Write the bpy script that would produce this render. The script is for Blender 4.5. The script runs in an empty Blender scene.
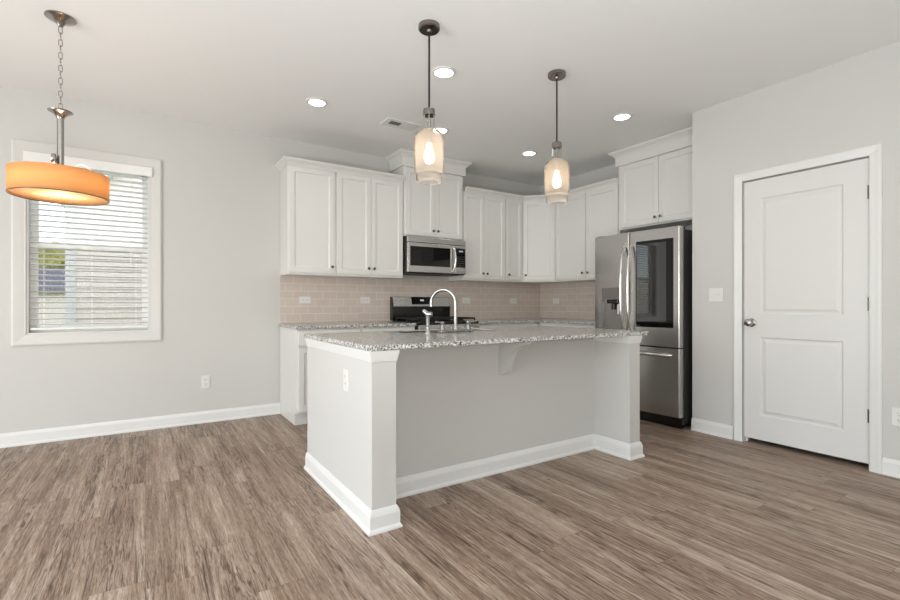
import bpy, bmesh, math, random
from math import sin, cos, pi, radians
from mathutils import Vector, Matrix

# ------------------------------------------------------------------ camera
sc = bpy.context.scene
COL = sc.collection
F, YAW, CY, H = 468.28, 0.5763, 303.94, 1.0905
cam_d = bpy.data.cameras.new('camera')
cam = bpy.data.objects.new('camera', cam_d)
COL.objects.link(cam)
cam_d.sensor_fit = 'HORIZONTAL'
cam_d.sensor_width = 36.0
cam_d.lens = F * 36.0 / 900.0
cam_d.shift_y = (CY - 300.0) / 900.0
cam_d.clip_start = 0.05
cam.location = (0, 0, H)
cam.rotation_euler = (pi / 2, 0, -YAW)
sc.camera = cam

# ------------------------------------------------------------------ world, exposure
sc.view_settings.view_transform = 'Standard'
sc.view_settings.look = 'None'
sc.view_settings.gamma = 1.0
sc.view_settings.use_curve_mapping = False
sc.view_settings.exposure = -0.72

W = bpy.data.worlds.new('sky')
sc.world = W
W.use_nodes = True
wn, wl = W.node_tree.nodes, W.node_tree.links
bg = wn['Background']
sky = wn.new('ShaderNodeTexSky')
sky.sky_type = 'NISHITA'
sky.sun_disc = False
sky.sun_elevation = radians(42)
sky.sun_rotation = radians(200)
sky.air_density = 1.0
sky.dust_density = 1.0
bg.inputs['Strength'].default_value = 2.0
haze = wn.new('ShaderNodeMixRGB')          # thin bright cloud over the blue
haze.inputs[0].default_value = 0.74
haze.inputs[2].default_value = (1.38, 1.36, 1.33, 1)
wl.new(sky.outputs[0], haze.inputs[1])
wl.new(haze.outputs[0], bg.inputs[0])


def area(name, loc, rot, sx, sy, power, col=(1, 1, 1)):
    d = bpy.data.lights.new(name, 'AREA')
    d.shape = 'RECTANGLE'
    d.size, d.size_y, d.energy, d.color = sx, sy, power, col
    o = bpy.data.objects.new(name, d)
    COL.objects.link(o)
    o.location, o.rotation_euler = loc, rot
    return o


# daylight standing in the glazed openings of the open-plan room behind and left of the camera
area('daylight_patio', (-3.36, 1.3, 1.15), (pi / 2, 0, -pi / 2), 3.4, 2.1, 200, (0.89, 0.96, 1.0))
area('daylight_rear', (-0.9, -4.36, 1.40), (pi / 2, 0, 0), 3.4, 1.7, 14, (0.89, 0.96, 1.0))
# added fill just inside the rear window, tilted up to brighten the ceiling
area('groundlight_rear', (-0.9, -4.30, 1.30), (radians(150), 0, 0), 3.4, 1.2, 60, (0.89, 0.96, 1.0))
# unseen fill light added low behind the camera, turned up to brighten the ceiling
area('bounce_flash', (-0.1, -0.5, 0.45), (pi, 0, 0), 0.6, 0.6, 178, (0.89, 0.96, 1.0))


# ------------------------------------------------------------------ materials
def srgb(r, g, b):
    def f(c):
        c /= 255.0
        return c / 12.92 if c <= 0.04045 else ((c + 0.055) / 1.055) ** 2.4
    return (f(r), f(g), f(b), 1.0)


def mat(name, col, rough=0.5, metal=0.0, bump=0.0, bscale=200.0, spec=0.5, var=0.0, coat=0.0, emit=None, estr=0.0):
    m = bpy.data.materials.new(name)
    m.use_nodes = True
    n, l = m.node_tree.nodes, m.node_tree.links
    b = n['Principled BSDF']
    b.inputs['Base Color'].default_value = col
    b.inputs['Roughness'].default_value = rough
    b.inputs['Metallic'].default_value = metal
    b.inputs['Specular IOR Level'].default_value = spec
    if coat:
        b.inputs['Coat Weight'].default_value = coat
    if emit:
        b.inputs['Emission Color'].default_value = emit
        b.inputs['Emission Strength'].default_value = estr
    tc = n.new('ShaderNodeTexCoord')
    if var:
        no = n.new('ShaderNodeTexNoise')
        no.inputs['Scale'].default_value = 6.0
        no.inputs['Detail'].default_value = 4.0
        l.new(tc.outputs['Object'], no.inputs['Vector'])
        mx = n.new('ShaderNodeMixRGB')
        mx.inputs[1].default_value = tuple(c * (1 - var) for c in col[:3]) + (1,)
        mx.inputs[2].default_value = tuple(min(1, c * (1 + var)) for c in col[:3]) + (1,)
        l.new(no.outputs['Fac'], mx.inputs[0])
        l.new(mx.outputs[0], b.inputs['Base Color'])
    if bump:
        no = n.new('ShaderNodeTexNoise')
        no.inputs['Scale'].default_value = bscale
        no.inputs['Detail'].default_value = 3.0
        l.new(tc.outputs['Object'], no.inputs['Vector'])
        bp = n.new('ShaderNodeBump')
        bp.inputs['Strength'].default_value = bump
        bp.inputs['Distance'].default_value = 0.002
        l.new(no.outputs['Fac'], bp.inputs['Height'])
        l.new(bp.outputs[0], b.inputs['Normal'])
    return m


def brushed(name, col, rough, scale):
    m = mat(name, col, rough, 1.0)
    n, l = m.node_tree.nodes, m.node_tree.links
    b = n['Principled BSDF']
    tc = n.new('ShaderNodeTexCoord')
    mp = n.new('ShaderNodeMapping')
    mp.inputs['Scale'].default_value = scale
    no = n.new('ShaderNodeTexNoise')
    no.inputs['Scale'].default_value = 1.0
    no.inputs['Detail'].default_value = 4.0
    l.new(tc.outputs['Object'], mp.inputs[0])
    l.new(mp.outputs[0], no.inputs['Vector'])
    r = n.new('ShaderNodeMapRange')
    r.inputs[3].default_value = rough * 0.985
    r.inputs[4].default_value = rough * 1.015
    l.new(no.outputs['Fac'], r.inputs[0])
    l.new(r.outputs[0], b.inputs['Roughness'])
    return m


def wood_floor():
    m = bpy.data.materials.new('vinyl plank floor')
    m.use_nodes = True
    n, l = m.node_tree.nodes, m.node_tree.links
    b = n['Principled BSDF']
    tc = n.new('ShaderNodeTexCoord')
    sep = n.new('ShaderNodeSeparateXYZ')
    l.new(tc.outputs['Object'], sep.inputs[0])

    def M(op, a, bb=None, c=None):
        k = n.new('ShaderNodeMath')
        k.operation = op
        for i, v in enumerate((a, bb, c)):
            if v is None:
                continue
            if isinstance(v, (int, float)):
                k.inputs[i].default_value = v
            else:
                l.new(v, k.inputs[i])
        return k.outputs[0]
    x, y = sep.outputs[0], sep.outputs[1]
    u = M('DIVIDE', x, 0.178)
    row = M('FLOOR', u)
    wr = n.new('ShaderNodeTexWhiteNoise')
    wr.noise_dimensions = '1D'
    l.new(row, wr.inputs['W'])
    v = M('ADD', M('DIVIDE', y, 1.22), M('MULTIPLY', wr.outputs['Value'], 7.3))
    colm = M('FLOOR', v)
    wid = n.new('ShaderNodeTexWhiteNoise')
    wid.noise_dimensions = '2D'
    cv = n.new('ShaderNodeCombineXYZ')
    l.new(row, cv.inputs[0])
    l.new(colm, cv.inputs[1])
    l.new(cv.outputs[0], wid.inputs['Vector'])
    pid = wid.outputs['Value']

    def noise(sx, sy, detail, dist, off):
        c = n.new('ShaderNodeCombineXYZ')
        l.new(M('MULTIPLY', x, sx), c.inputs[0])
        l.new(M('MULTIPLY', y, sy), c.inputs[1])
        l.new(M('MULTIPLY', pid, off), c.inputs[2])
        t = n.new('ShaderNodeTexNoise')
        t.inputs['Scale'].default_value = 1.0
        t.inputs['Detail'].default_value = detail
        t.inputs['Roughness'].default_value = 0.62
        t.inputs['Distortion'].default_value = dist
        l.new(c.outputs[0], t.inputs['Vector'])
        return t.outputs['Fac']
    broad = noise(14.0, 0.7, 5.0, 0.4, 31.0)       # slow bands along the board
    fine = noise(95.0, 4.0, 6.0, 0.2, 57.0)        # long grain
    pore = noise(260.0, 22.0, 3.0, 0.1, 13.0)      # short pores
    vein = noise(15.0, 0.85, 3.0, 0.7, 91.0)       # cathedral figure, drawn as thin contour lines
    patch = noise(6.0, 0.9, 2.0, 0.3, 71.0)
    f1 = M('ADD', M('MULTIPLY', broad, 0.40), M('ADD', M('MULTIPLY', fine, 0.32), M('MULTIPLY', pore, 0.28)))
    f1 = M('ADD', f1, M('MULTIPLY', M('SUBTRACT', pid, 0.5), 0.035))
    ramp = n.new('ShaderNodeValToRGB')
    e = ramp.color_ramp.elements
    e[0].position, e[0].color = 0.36, FLOOR_COLS[0]
    e[1].position, e[1].color = 0.63, FLOOR_COLS[3]
    k = e.new(0.45)
    k.color = FLOOR_COLS[1]
    k = e.new(0.53)
    k.color = FLOOR_COLS[2]
    l.new(f1, ramp.inputs[0])

    def band(c):
        t = M('ABSOLUTE', M('SUBTRACT', vein, c))
        mr = n.new('ShaderNodeMapRange')
        mr.inputs[1].default_value = 0.004
        mr.inputs[2].default_value = 0.022
        mr.inputs[3].default_value = 1.0
        mr.inputs[4].default_value = 0.0
        l.new(t, mr.inputs[0])
        return mr.outputs[0]
    lines = M('MAXIMUM', M('MAXIMUM', band(0.43), band(0.52)), band(0.60))
    pm = n.new('ShaderNodeMapRange')
    pm.inputs[1].default_value = 0.40
    pm.inputs[2].default_value = 0.56
    l.new(patch, pm.inputs[0])
    brk = n.new('ShaderNodeMapRange')
    brk.inputs[1].default_value = 0.40
    brk.inputs[2].default_value = 0.60
    l.new(fine, brk.inputs[0])
    mx = n.new('ShaderNodeMixRGB')
    l.new(M('MULTIPLY', M('MULTIPLY', lines, pm.outputs[0]), M('SUBTRACT', 0.85, M('MULTIPLY', brk.outputs[0], 0.5))), mx.inputs[0])
    l.new(ramp.outputs[0], mx.inputs[1])
    mx.inputs[2].default_value = FLOOR_COLS[4]
    # plank joints
    fu = M('FRACT', u)
    fv = M('FRACT', v)
    ju = M('LESS_THAN', M('MINIMUM', fu, M('SUBTRACT', 1.0, fu)), 0.007)
    jv = M('LESS_THAN', M('MINIMUM', fv, M('SUBTRACT', 1.0, fv)), 0.0012)
    j = M('MULTIPLY', M('MAXIMUM', ju, jv), 0.35)
    mj = n.new('ShaderNodeMixRGB')
    l.new(j, mj.inputs[0])
    l.new(mx.outputs[0], mj.inputs[1])
    mj.inputs[2].default_value = FLOOR_COLS[4]
    l.new(mj.outputs[0], b.inputs['Base Color'])
    b.inputs['Roughness'].default_value = 0.42
    b.inputs['Specular IOR Level'].default_value = 0.3
    bp = n.new('ShaderNodeBump')
    bp.inputs['Strength'].default_value = 0.12
    bp.inputs['Distance'].default_value = 0.001
    l.new(M('SUBTRACT', fine, j), bp.inputs['Height'])
    l.new(bp.outputs[0], b.inputs['Normal'])
    return m


FLOOR_COLS = [srgb(94, 72, 56), srgb(137, 114, 97), srgb(167, 146, 129), srgb(199, 182, 166), srgb(60, 43, 32)]


def granite():
    m = bpy.data.materials.new('speckled granite')
    m.use_nodes = True
    n, l = m.node_tree.nodes, m.node_tree.links
    b = n['Principled BSDF']
    tc = n.new('ShaderNodeTexCoord')

    def vor(scale):
        v = n.new('ShaderNodeTexVoronoi')
        v.inputs['Scale'].default_value = scale
        no = n.new('ShaderNodeTexNoise')
        no.inputs['Scale'].default_value = scale * 0.7
        l.new(tc.outputs['Object'], no.inputs['Vector'])
        mx = n.new('ShaderNodeMixRGB')
        mx.inputs[0].default_value = 0.03
        l.new(tc.outputs['Object'], mx.inputs[1])
        l.new(no.outputs['Color'], mx.inputs[2])
        l.new(mx.outputs[0], v.inputs['Vector'])
        sp = n.new('ShaderNodeSeparateColor')
        l.new(v.outputs['Color'], sp.inputs[0])
        return sp.outputs[0]
    r1 = n.new('ShaderNodeValToRGB')
    r1.color_ramp.interpolation = 'CONSTANT'
    e = r1.color_ramp.elements
    e[0].position, e[0].color = 0.0, srgb(62, 59, 57)
    e[1].position, e[1].color = 0.22, srgb(168, 164, 159)
    for p, c in ((0.34, srgb(210, 208, 204)), (0.62, srgb(242, 241, 238)), (0.90, srgb(216, 208, 199))):
        k = e.new(p)
        k.color = c
    l.new(vor(150.0), r1.inputs[0])
    r2 = n.new('ShaderNodeValToRGB')
    r2.color_ramp.interpolation = 'CONSTANT'
    e = r2.color_ramp.elements
    e[0].position, e[0].color = 0.0, (1, 1, 1, 1)
    e[1].position, e[1].color = 0.17, (0, 0, 0, 1)
    l.new(vor(210.0), r2.inputs[0])
    mx = n.new('ShaderNodeMixRGB')
    l.new(r2.outputs[0], mx.inputs[0])
    l.new(r1.outputs[0], mx.inputs[1])
    mx.inputs[2].default_value = srgb(40, 38, 37)
    l.new(mx.outputs[0], b.inputs['Base Color'])
    b.inputs['Roughness'].default_value = 0.20
    b.inputs['IOR'].default_value = 1.7
    return m


def tile():
    m = bpy.data.materials.new('subway tile')
    m.use_nodes = True
    n, l = m.node_tree.nodes, m.node_tree.links
    b = n['Principled BSDF']
    tc = n.new('ShaderNodeTexCoord')
    sp = n.new('ShaderNodeSeparateXYZ')
    l.new(tc.outputs['Object'], sp.inputs[0])
    ad = n.new('ShaderNodeMath')
    l.new(sp.outputs[0], ad.inputs[0])
    l.new(sp.outputs[1], ad.inputs[1])
    cb = n.new('ShaderNodeCombineXYZ')
    l.new(ad.outputs[0], cb.inputs[0])
    l.new(sp.outputs[2], cb.inputs[1])
    br = n.new('ShaderNodeTexBrick')
    br.offset = 0.5
    br.inputs['Scale'].default_value = 1.0
    br.inputs['Brick Width'].default_value = 0.152
    br.inputs['Row Height'].default_value = 0.0762
    br.inputs['Mortar Size'].default_value = 0.0026
    br.inputs['Mortar Smooth'].default_value = 0.15
    br.inputs['Color1'].default_value = srgb(211, 197, 187)
    br.inputs['Color2'].default_value = srgb(205, 191, 181)
    br.inputs['Mortar'].default_value = srgb(228, 220, 212)
    l.new(cb.outputs[0], br.inputs['Vector'])
    l.new(br.outputs['Color'], b.inputs['Base Color'])
    b.inputs['Roughness'].default_value = 0.16
    bp = n.new('ShaderNodeBump')
    bp.invert = True
    bp.inputs['Strength'].default_value = 0.35
    bp.inputs['Distance'].default_value = 0.002
    l.new(br.outputs['Fac'], bp.inputs['Height'])
    l.new(bp.outputs[0], b.inputs['Normal'])
    return m


def siding():
    m = mat('lap siding', srgb(238, 229, 219), 0.6)
    return m


def thin_glass(name, tint, refl=0.08, body=0.0, bodycol=(1, 1, 1, 1), rough=0.02):
    """thin-walled clear glass: mostly see-through with a Fresnel reflection, optional milky share"""
    m = bpy.data.materials.new(name)
    m.use_nodes = True
    n, l = m.node_tree.nodes, m.node_tree.links
    for k in list(n):
        if k.type == 'BSDF_PRINCIPLED':
            n.remove(k)
    out = [k for k in n if k.type == 'OUTPUT_MATERIAL'][0]
    tr = n.new('ShaderNodeBsdfTransparent')
    tr.inputs[0].default_value = tint
    gl = n.new('ShaderNodeBsdfGlossy')
    gl.inputs['Roughness'].default_value = rough
    lw = n.new('ShaderNodeLayerWeight')
    lw.inputs['Blend'].default_value = refl
    mx = n.new('ShaderNodeMixShader')
    l.new(lw.outputs['Fresnel'], mx.inputs[0])
    last = tr.outputs[0]
    if body:
        tl = n.new('ShaderNodeBsdfTranslucent')
        tl.inputs[0].default_value = bodycol
        mb = n.new('ShaderNodeMixShader')
        mb.inputs[0].default_value = body
        l.new(tr.outputs[0], mb.inputs[1])
        l.new(tl.outputs[0], mb.inputs[2])
        last = mb.outputs[0]
    l.new(last, mx.inputs[1])
    l.new(gl.outputs[0], mx.inputs[2])
    l.new(mx.outputs[0], out.inputs[0])
    return m


def shade_fabric():
    m = bpy.data.materials.new('drum shade fabric')
    m.use_nodes = True
    n, l = m.node_tree.nodes, m.node_tree.links
    b = n['Principled BSDF']
    out = [k for k in n if k.type == 'OUTPUT_MATERIAL'][0]
    b.inputs['Base Color'].default_value = srgb(236, 190, 136)
    b.inputs['Roughness'].default_value = 0.8
    tl = n.new('ShaderNodeBsdfTranslucent')
    tl.inputs[0].default_value = srgb(248, 206, 150)
    mx = n.new('ShaderNodeMixShader')
    mx.inputs[0].default_value = 0.55
    l.new(b.outputs[0], mx.inputs[1])
    l.new(tl.outputs[0], mx.inputs[2])
    l.new(mx.outputs[0], out.inputs[0])
    return m


def emissive(name, col, s):
    return mat(name, (0.8, 0.8, 0.8, 1), 0.5, emit=col, estr=s)


WALL = mat('wall paint', srgb(206, 204, 200), 0.75, bump=0.05, bscale=260)
CEIL = mat('ceiling paint', srgb(244, 243, 241), 0.85, bump=0.08, bscale=180)
WTRIM = mat('window casing enamel', srgb(214, 212, 208), 0.45)  # white trim enamel darkened in colour to give the backlit casing its shade
TRIM = mat('white trim enamel', srgb(229, 228, 225), 0.38)
CAB = mat('white cabinet lacquer', srgb(227, 225, 221), 0.36)
CABIN = mat('cabinet underside', srgb(222, 216, 206), 0.6)
DOORW = mat('white door enamel', srgb(222, 220, 217), 0.42)
FLOOR = wood_floor()
GRAN = granite()
TILE = tile()
STEEL = brushed('brushed stainless steel', srgb(196, 194, 192), 0.27, (3, 3, 260))
FSTEEL = brushed('fridge stainless steel', srgb(190, 188, 186), 0.25, (3, 3, 200))
STEELH = brushed('polished steel', srgb(214, 212, 210), 0.16, (3, 3, 60))
NICKEL = mat('brushed nickel', srgb(170, 165, 160), 0.25, 1.0)
CHROME = mat('chrome', srgb(168, 166, 164), 0.20, 1.0)
PNICK = mat('dark brushed nickel', srgb(140, 134, 129), 0.24, 1.0)
KNOBM = mat('dark satin nickel', srgb(112, 106, 100), 0.26, 1.0)
BLACK = mat('black enamel', srgb(16, 16, 17), 0.22)
BLACKG = mat('black glass', srgb(6, 6, 7), 0.05, spec=0.35)
MIRG = mat('mirrored dark glass', srgb(20, 20, 21), 0.03)
MIRG.node_tree.nodes['Principled BSDF'].inputs['IOR'].default_value = 1.85
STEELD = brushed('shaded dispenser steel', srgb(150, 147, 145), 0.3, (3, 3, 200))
DARKG = mat('dark grey fridge side', srgb(58, 57, 57), 0.45)
IRON = mat('cast iron', srgb(22, 22, 23), 0.6)
PLASTW = mat('white plastic', srgb(226, 224, 220), 0.4)
SLOT = mat('dark slot', srgb(70, 68, 66), 0.6)
GRILLE = mat('grey grille', srgb(128, 126, 123), 0.6)
BLIND = mat('white blind slat', srgb(240, 239, 236), 0.5)
VINYL = mat('white vinyl sash', srgb(238, 238, 236), 0.4)
GLASS = thin_glass('window glass', (0.97, 0.98, 0.98, 1), 0.06)
SCREEN = thin_glass('insect screen', (0.80, 0.79, 0.78, 1), 0.02)
PGLASS = thin_glass('seeded pendant glass', (0.99, 0.97, 0.95, 1), 0.12, 0.30, srgb(255, 248, 242), 0.05)
CLEARG = thin_glass('clear neck glass', (0.98, 0.98, 0.97, 1), 0.15, 0.0)
SHADE = shade_fabric()
DIFF = thin_glass('frosted diffuser', (0.6, 0.55, 0.5, 1), 0.05, 0.75, srgb(255, 232, 200), 0.3)
BULB = emissive('glowing bulb', srgb(255, 222, 176), 16.0)
LED = emissive('led lens', (1.0, 0.98, 0.95, 1), 14.0)
DISPM = mat('dark display', srgb(20, 22, 24), 0.1, emit=srgb(120, 150, 170), estr=0.02)
DIGIT = emissive('lit digits', srgb(190, 220, 235), 0.9)
DARKROD = mat('dark bronze rod', srgb(44, 40, 37), 0.35, 0.6)
SIDING = siding()
ROOF = mat('grey shingles', srgb(112, 112, 120), 0.9, bump=0.4, bscale=40, var=0.2)
GRASS = mat('lawn', srgb(96, 112, 62), 0.95, var=0.35)
LEAF = mat('tree leaves', srgb(150, 150, 84), 0.9, var=0.4, bump=0.8, bscale=8)
LEAFD = mat('darker leaves', srgb(104, 116, 66), 0.9, var=0.4, bump=0.8, bscale=8)
BARK = mat('bark', srgb(92, 78, 64), 0.95, bump=0.4, bscale=30)


# ------------------------------------------------------------------ mesh helpers
def link(name, bm, m, parent=None, smooth=False):
    bmesh.ops.recalc_face_normals(bm, faces=bm.faces[:])
    me = bpy.data.meshes.new(name)
    bm.to_mesh(me)
    bm.free()
    if smooth:
        for p in me.polygons:
            p.use_smooth = True
        if hasattr(me, 'set_sharp_from_angle'):
            me.set_sharp_from_angle(angle=radians(38))
    o = bpy.data.objects.new(name, me)
    COL.objects.link(o)
    for k in (m if isinstance(m, (list, tuple)) else [m]):
        me.materials.append(k)
    if parent:
        o.parent = parent
    return o


def tag(o, label=None, cat=None, group=None, kind=None):
    if label:
        o['label'] = label
    if cat:
        o['category'] = cat
    if group:
        o['group'] = group
    if kind:
        o['kind'] = kind
    return o


def thing(name, label, cat, loc=(0, 0, 0), rz=0.0, group=None, kind=None):
    o = bpy.data.objects.new(name, None)
    o.empty_display_size = 0.05
    COL.objects.link(o)
    o.location = loc
    o.rotation_euler = (0, 0, rz)
    return tag(o, label, cat, group, kind)


def NB():
    return bmesh.new()


def box(bm, x0, x1, y0, y1, z0, z1, bev=0.0, mi=0):
    vs = [bm.verts.new((x, y, z)) for x in (x0, x1) for y in (y0, y1) for z in (z0, z1)]
    q = [(0, 1, 3, 2), (4, 6, 7, 5), (0, 4, 5, 1), (2, 3, 7, 6), (0, 2, 6, 4), (1, 5, 7, 3)]
    fs = [bm.faces.new([vs[i] for i in f]) for f in q]
    for f in fs:
        f.material_index = mi
    if bev:
        es = list({e for f in fs for e in f.edges})
        bmesh.ops.bevel(bm, geom=es, offset=bev, segments=2, profile=0.5, affect='EDGES')
    return vs


def prism(bm, pts, z0, z1, bev=0.0):
    """vertical prism over the polygon pts (x, y)"""
    a = [bm.verts.new((x, y, z0)) for x, y in pts]
    b = [bm.verts.new((x, y, z1)) for x, y in pts]
    k = len(pts)
    fs = [bm.faces.new(a[::-1]), bm.faces.new(b)]
    for i in range(k):
        fs.append(bm.faces.new([a[i], a[(i + 1) % k], b[(i + 1) % k], b[i]]))
    if bev:
        bmesh.ops.bevel(bm, geom=list({e for f in fs for e in f.edges}), offset=bev, segments=2, affect='EDGES')


def sweep(bm, path, prof, cap=True):
    """profile (outward offset, z) swept along the plan path; outward is to the right of travel"""
    n = len(path)
    P = [Vector(p) for p in path]
    nr = []
    for i in range(n - 1):
        d = (P[i + 1] - P[i]).normalized()
        nr.append(Vector((d.y, -d.x)))
    rows = []
    for i in range(n):
        if i == 0:
            o = nr[0]
        elif i == n - 1:
            o = nr[-1]
        else:
            o = (nr[i - 1] + nr[i]) / (1 + nr[i - 1].dot(nr[i]))
        rows.append([bm.verts.new((P[i].x + o.x * a, P[i].y + o.y * a, z)) for a, z in prof])
    k = len(prof)
    for i in range(n - 1):
        for j in range(k):
            j2 = (j + 1) % k
            bm.faces.new([rows[i][j], rows[i][j2], rows[i + 1][j2], rows[i + 1][j]])
    if cap:
        bm.faces.new(rows[0])
        bm.faces.new(rows[-1][::-1])


def lathe(bm, prof, cx=0, cy=0, cz=0, seg=32, axis='z', close=False):
    """profile (radius, height) turned about an axis through the centre"""
    rings = []
    for r, h in prof:
        if r < 1e-6:
            p = (0, 0, h)
            rings.append([p])
        else:
            rings.append([(r * cos(2 * pi * i / seg), r * sin(2 * pi * i / seg), h) for i in range(seg)])

    def conv(p):
        x, y, z = p
        if axis == 'z':
            q = (x, y, z)
        elif axis == 'y':
            q = (x, z, y)
        else:
            q = (z, x, y)
        return (q[0] + cx, q[1] + cy, q[2] + cz)
    V = [[bm.verts.new(conv(p)) for p in r] for r in rings]
    prs = list(zip(V, V[1:]))
    if close:
        prs.append((V[-1], V[0]))
    for a, b in prs:
        if len(a) == 1 and len(b) == 1:
            continue
        for i in range(seg):
            j = (i + 1) % seg
            if len(a) == 1:
                bm.faces.new([a[0], b[i], b[j]])
            elif len(b) == 1:
                bm.faces.new([a[i], a[j], b[0]])
            else:
                bm.faces.new([a[i], a[j], b[j], b[i]])


def tube(bm, pts, r, seg=10, rads=None, closed=False):
    P = [Vector(p) for p in pts]
    n = len(P)
    rows = []
    ref = None
    for i in range(n):
        if closed:
            d = (P[(i + 1) % n] - P[i - 1]).normalized()
        else:
            d = (P[min(i + 1, n - 1)] - P[max(i - 1, 0)]).normalized()
        if ref is None:
            ref = Vector((0, 0, 1)) if abs(d.z) < 0.9 else Vector((1, 0, 0))
        a = (ref - d * ref.dot(d))
        a = a.normalized() if a.length > 1e-5 else d.orthogonal().normalized()
        ref = a
        b = d.cross(a)
        rr = rads[i] if rads else r
        rows.append([bm.verts.new(P[i] + (a * cos(2 * pi * k / seg) + b * sin(2 * pi * k / seg)) * rr) for k in range(seg)])
    rng = range(n) if closed else range(n - 1)
    for i in rng:
        for k in range(seg):
            k2 = (k + 1) % seg
            j = (i + 1) % n
            bm.faces.new([rows[i][k], rows[i][k2], rows[j][k2], rows[j][k]])
    if not closed:
        bm.faces.new(rows[0][::-1])
        bm.faces.new(rows[-1])


def shell(ob, t):
    m = ob.modifiers.new('thickness', 'SOLIDIFY')
    m.thickness = t
    m.offset = 0


def struct(name, bm, m, parent=None, smooth=False):
    o = link(name, bm, m, parent, smooth)
    if parent is None:
        o['kind'] = 'structure'
    return o


# ------------------------------------------------------------------ the room
YB, XR, XD, YC, HC = 4.84, 4.657, 3.971, 2.258, 2.743
XL, YR = -3.5, -4.5
WX0, WX1, WZ0, WZ1 = -0.776, 0.030, 0.853, 2.272     # clear opening of the window
DY0, DY1, DZ = 1.076, 1.846, 2.055                     # clear opening of the pantry door

b = NB()
box(b, XL - .15, XR + .15, YR - .15, YB + .15, -.12, 0)
struct('floor', b, FLOOR)
b = NB()
box(b, XL - .15, XR + .15, YR - .15, YB + .15, HC, HC + .12)
struct('ceiling', b, CEIL)
b = NB()
for x0, x1, z0, z1 in ((XL - .15, WX0, 0, HC), (WX1, XR + .15, 0, HC), (WX0, WX1, 0, WZ0), (WX0, WX1, WZ1, HC)):
    box(b, x0, x1, YB, YB + .15, z0, z1)
struct('wall_back', b, WALL)
b = NB()
box(b, XR, XR + .15, YR, YB, 0, HC)
struct('wall_right', b, WALL)
b = NB()      # pantry wall with its door opening, and the return beside the fridge
box(b, XD, XD + .115, DY1, YC, 0, HC)
box(b, XD, XD + .115, YR, DY0, 0, HC)
box(b, XD, XD + .115, DY0, DY1, DZ, HC)
box(b, XD + .115, XR, YC - .115, YC, 0, HC)
struct('wall_pantry', b, WALL)
b = NB()      # left wall with the patio door opening
for y0, y1, z0, z1 in ((YR, -.45, 0, HC), (3.05, YB, 0, HC), (-.45, 3.05, 2.25, HC)):
    box(b, XL - .15, XL, y0, y1, z0, z1)
struct('wall_left', b, WALL)
b = NB()      # rear wall with a wide window
for x0, x1, z0, z1 in ((XL - .15, -2.65, 0, HC), (.85, XR + .15, 0, HC), (-2.65, .85, 0, .5), (-2.65, .85, 2.3, HC)):
    box(b, x0, x1, YR - .15, YR, z0, z1)
struct('wall_rear', b, WALL)
b = NB()
for y0, y1 in ((-.45, -.37), (1.26, 1.34), (2.97, 3.05)):
    box(b, XL - .1, XL - .03, y0, y1, 0, 2.25)
box(b, XL - .1, XL - .03, -.37, 2.97, 2.17, 2.25)
struct('door_2', b, TRIM)
b = NB()
for x0, x1 in ((-2.65, -2.58), (-1.52, -1.46), (-.34, -.28), (.78, .85)):
    box(b, x0, x1, YR - .1, YR - .03, .5, 2.3)
box(b, -2.58, .78, YR - .1, YR - .03, .5, .57)
box(b, -2.58, .78, YR - .1, YR - .03, 2.23, 2.3)
struct('window_2', b, TRIM)

BASEP = [(0, 0), (.022, 0), (.022, .012), (.014, .022), (.014, .082), (.008, .100), (.005, .106), (0, .106)]
b = NB()
sweep(b, [(XL, YB), (1.122, YB)], BASEP)
struct('baseboard_back', b, TRIM)
b = NB()
sweep(b, [(XD + .2, YC), (XD, YC), (XD, 1.917)][1:], BASEP)
sweep(b, [(XD, 1.007), (XD, YR)], BASEP)
struct('baseboard_right', b, TRIM)

# backsplash tile and its two legs
b = NB()
box(b, 1.122, XR, YB - .009, YB, .8936, 1.372)
box(b, XR - .009, XR, 3.23, YB - .009, .8936, 1.372)
struct('trim_1', b, TILE)['label'] = 'taupe subway tile backsplash with pale grout'

# ------------------------------------------------------------------ window
w = thing('window_1', None, None, (0, YB, 0), kind='structure')
b = NB()      # picture-frame casing, mitred, outer edge X -.862..0.116, Z .768..2.356
ox0, ox1, oz0, oz1 = -.862, .116, .768, 2.356
prof = [(0.0, 0.0), (.0, -.017), (.012, -.021), (.055, -.015), (.074, -.011), (.084, -.011), (.084, 0)]
ring = []
for (cx_, cz_), (sx_, sz_) in zip(((ox0, oz0), (ox1, oz0), (ox1, oz1), (ox0, oz1)), ((1, 1), (-1, 1), (-1, -1), (1, -1))):
    ring.append([b.verts.new((cx_ + sx_ * d, yy, cz_ + sz_ * d)) for d, yy in prof])
for i in range(4):
    A, B = ring[i], ring[(i + 1) % 4]
    for j in range(len(prof)):
        j2 = (j + 1) % len(prof)
        b.faces.new([A[j], A[j2], B[j2], B[j]])
link('casing', b, WTRIM, w)
b = NB()      # jamb liner
box(b, WX0, WX0 + .012, 0, .13, WZ0, WZ1)
box(b, WX1 - .012, WX1, 0, .13, WZ0, WZ1)
box(b, WX0 + .012, WX1 - .012, 0, .13, WZ1 - .012, WZ1)
box(b, WX0 + .012, WX1 - .012, 0, .13, WZ0, WZ0 + .012)
link('jamb', b, WTRIM, w)


def sash(nm, z0, z1, y, gm):
    x0, x1 = WX0 + .012, WX1 - .012
    b = NB()
    s = .045
    box(b, x0, x0 + s, y, y + .03, z0, z1)
    box(b, x1 - s, x1, y, y + .03, z0, z1)
    box(b, x0 + s, x1 - s, y, y + .03, z0, z0 + s)
    box(b, x0 + s, x1 - s, y, y + .03, z1 - s, z1)
    o = link(nm, b, VINYL, w)
    b = NB()
    box(b, x0 + s, x1 - s, y + .013, y + .016, z0 + s, z1 - s)
    link('pane', b, gm, o)
    return o


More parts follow.
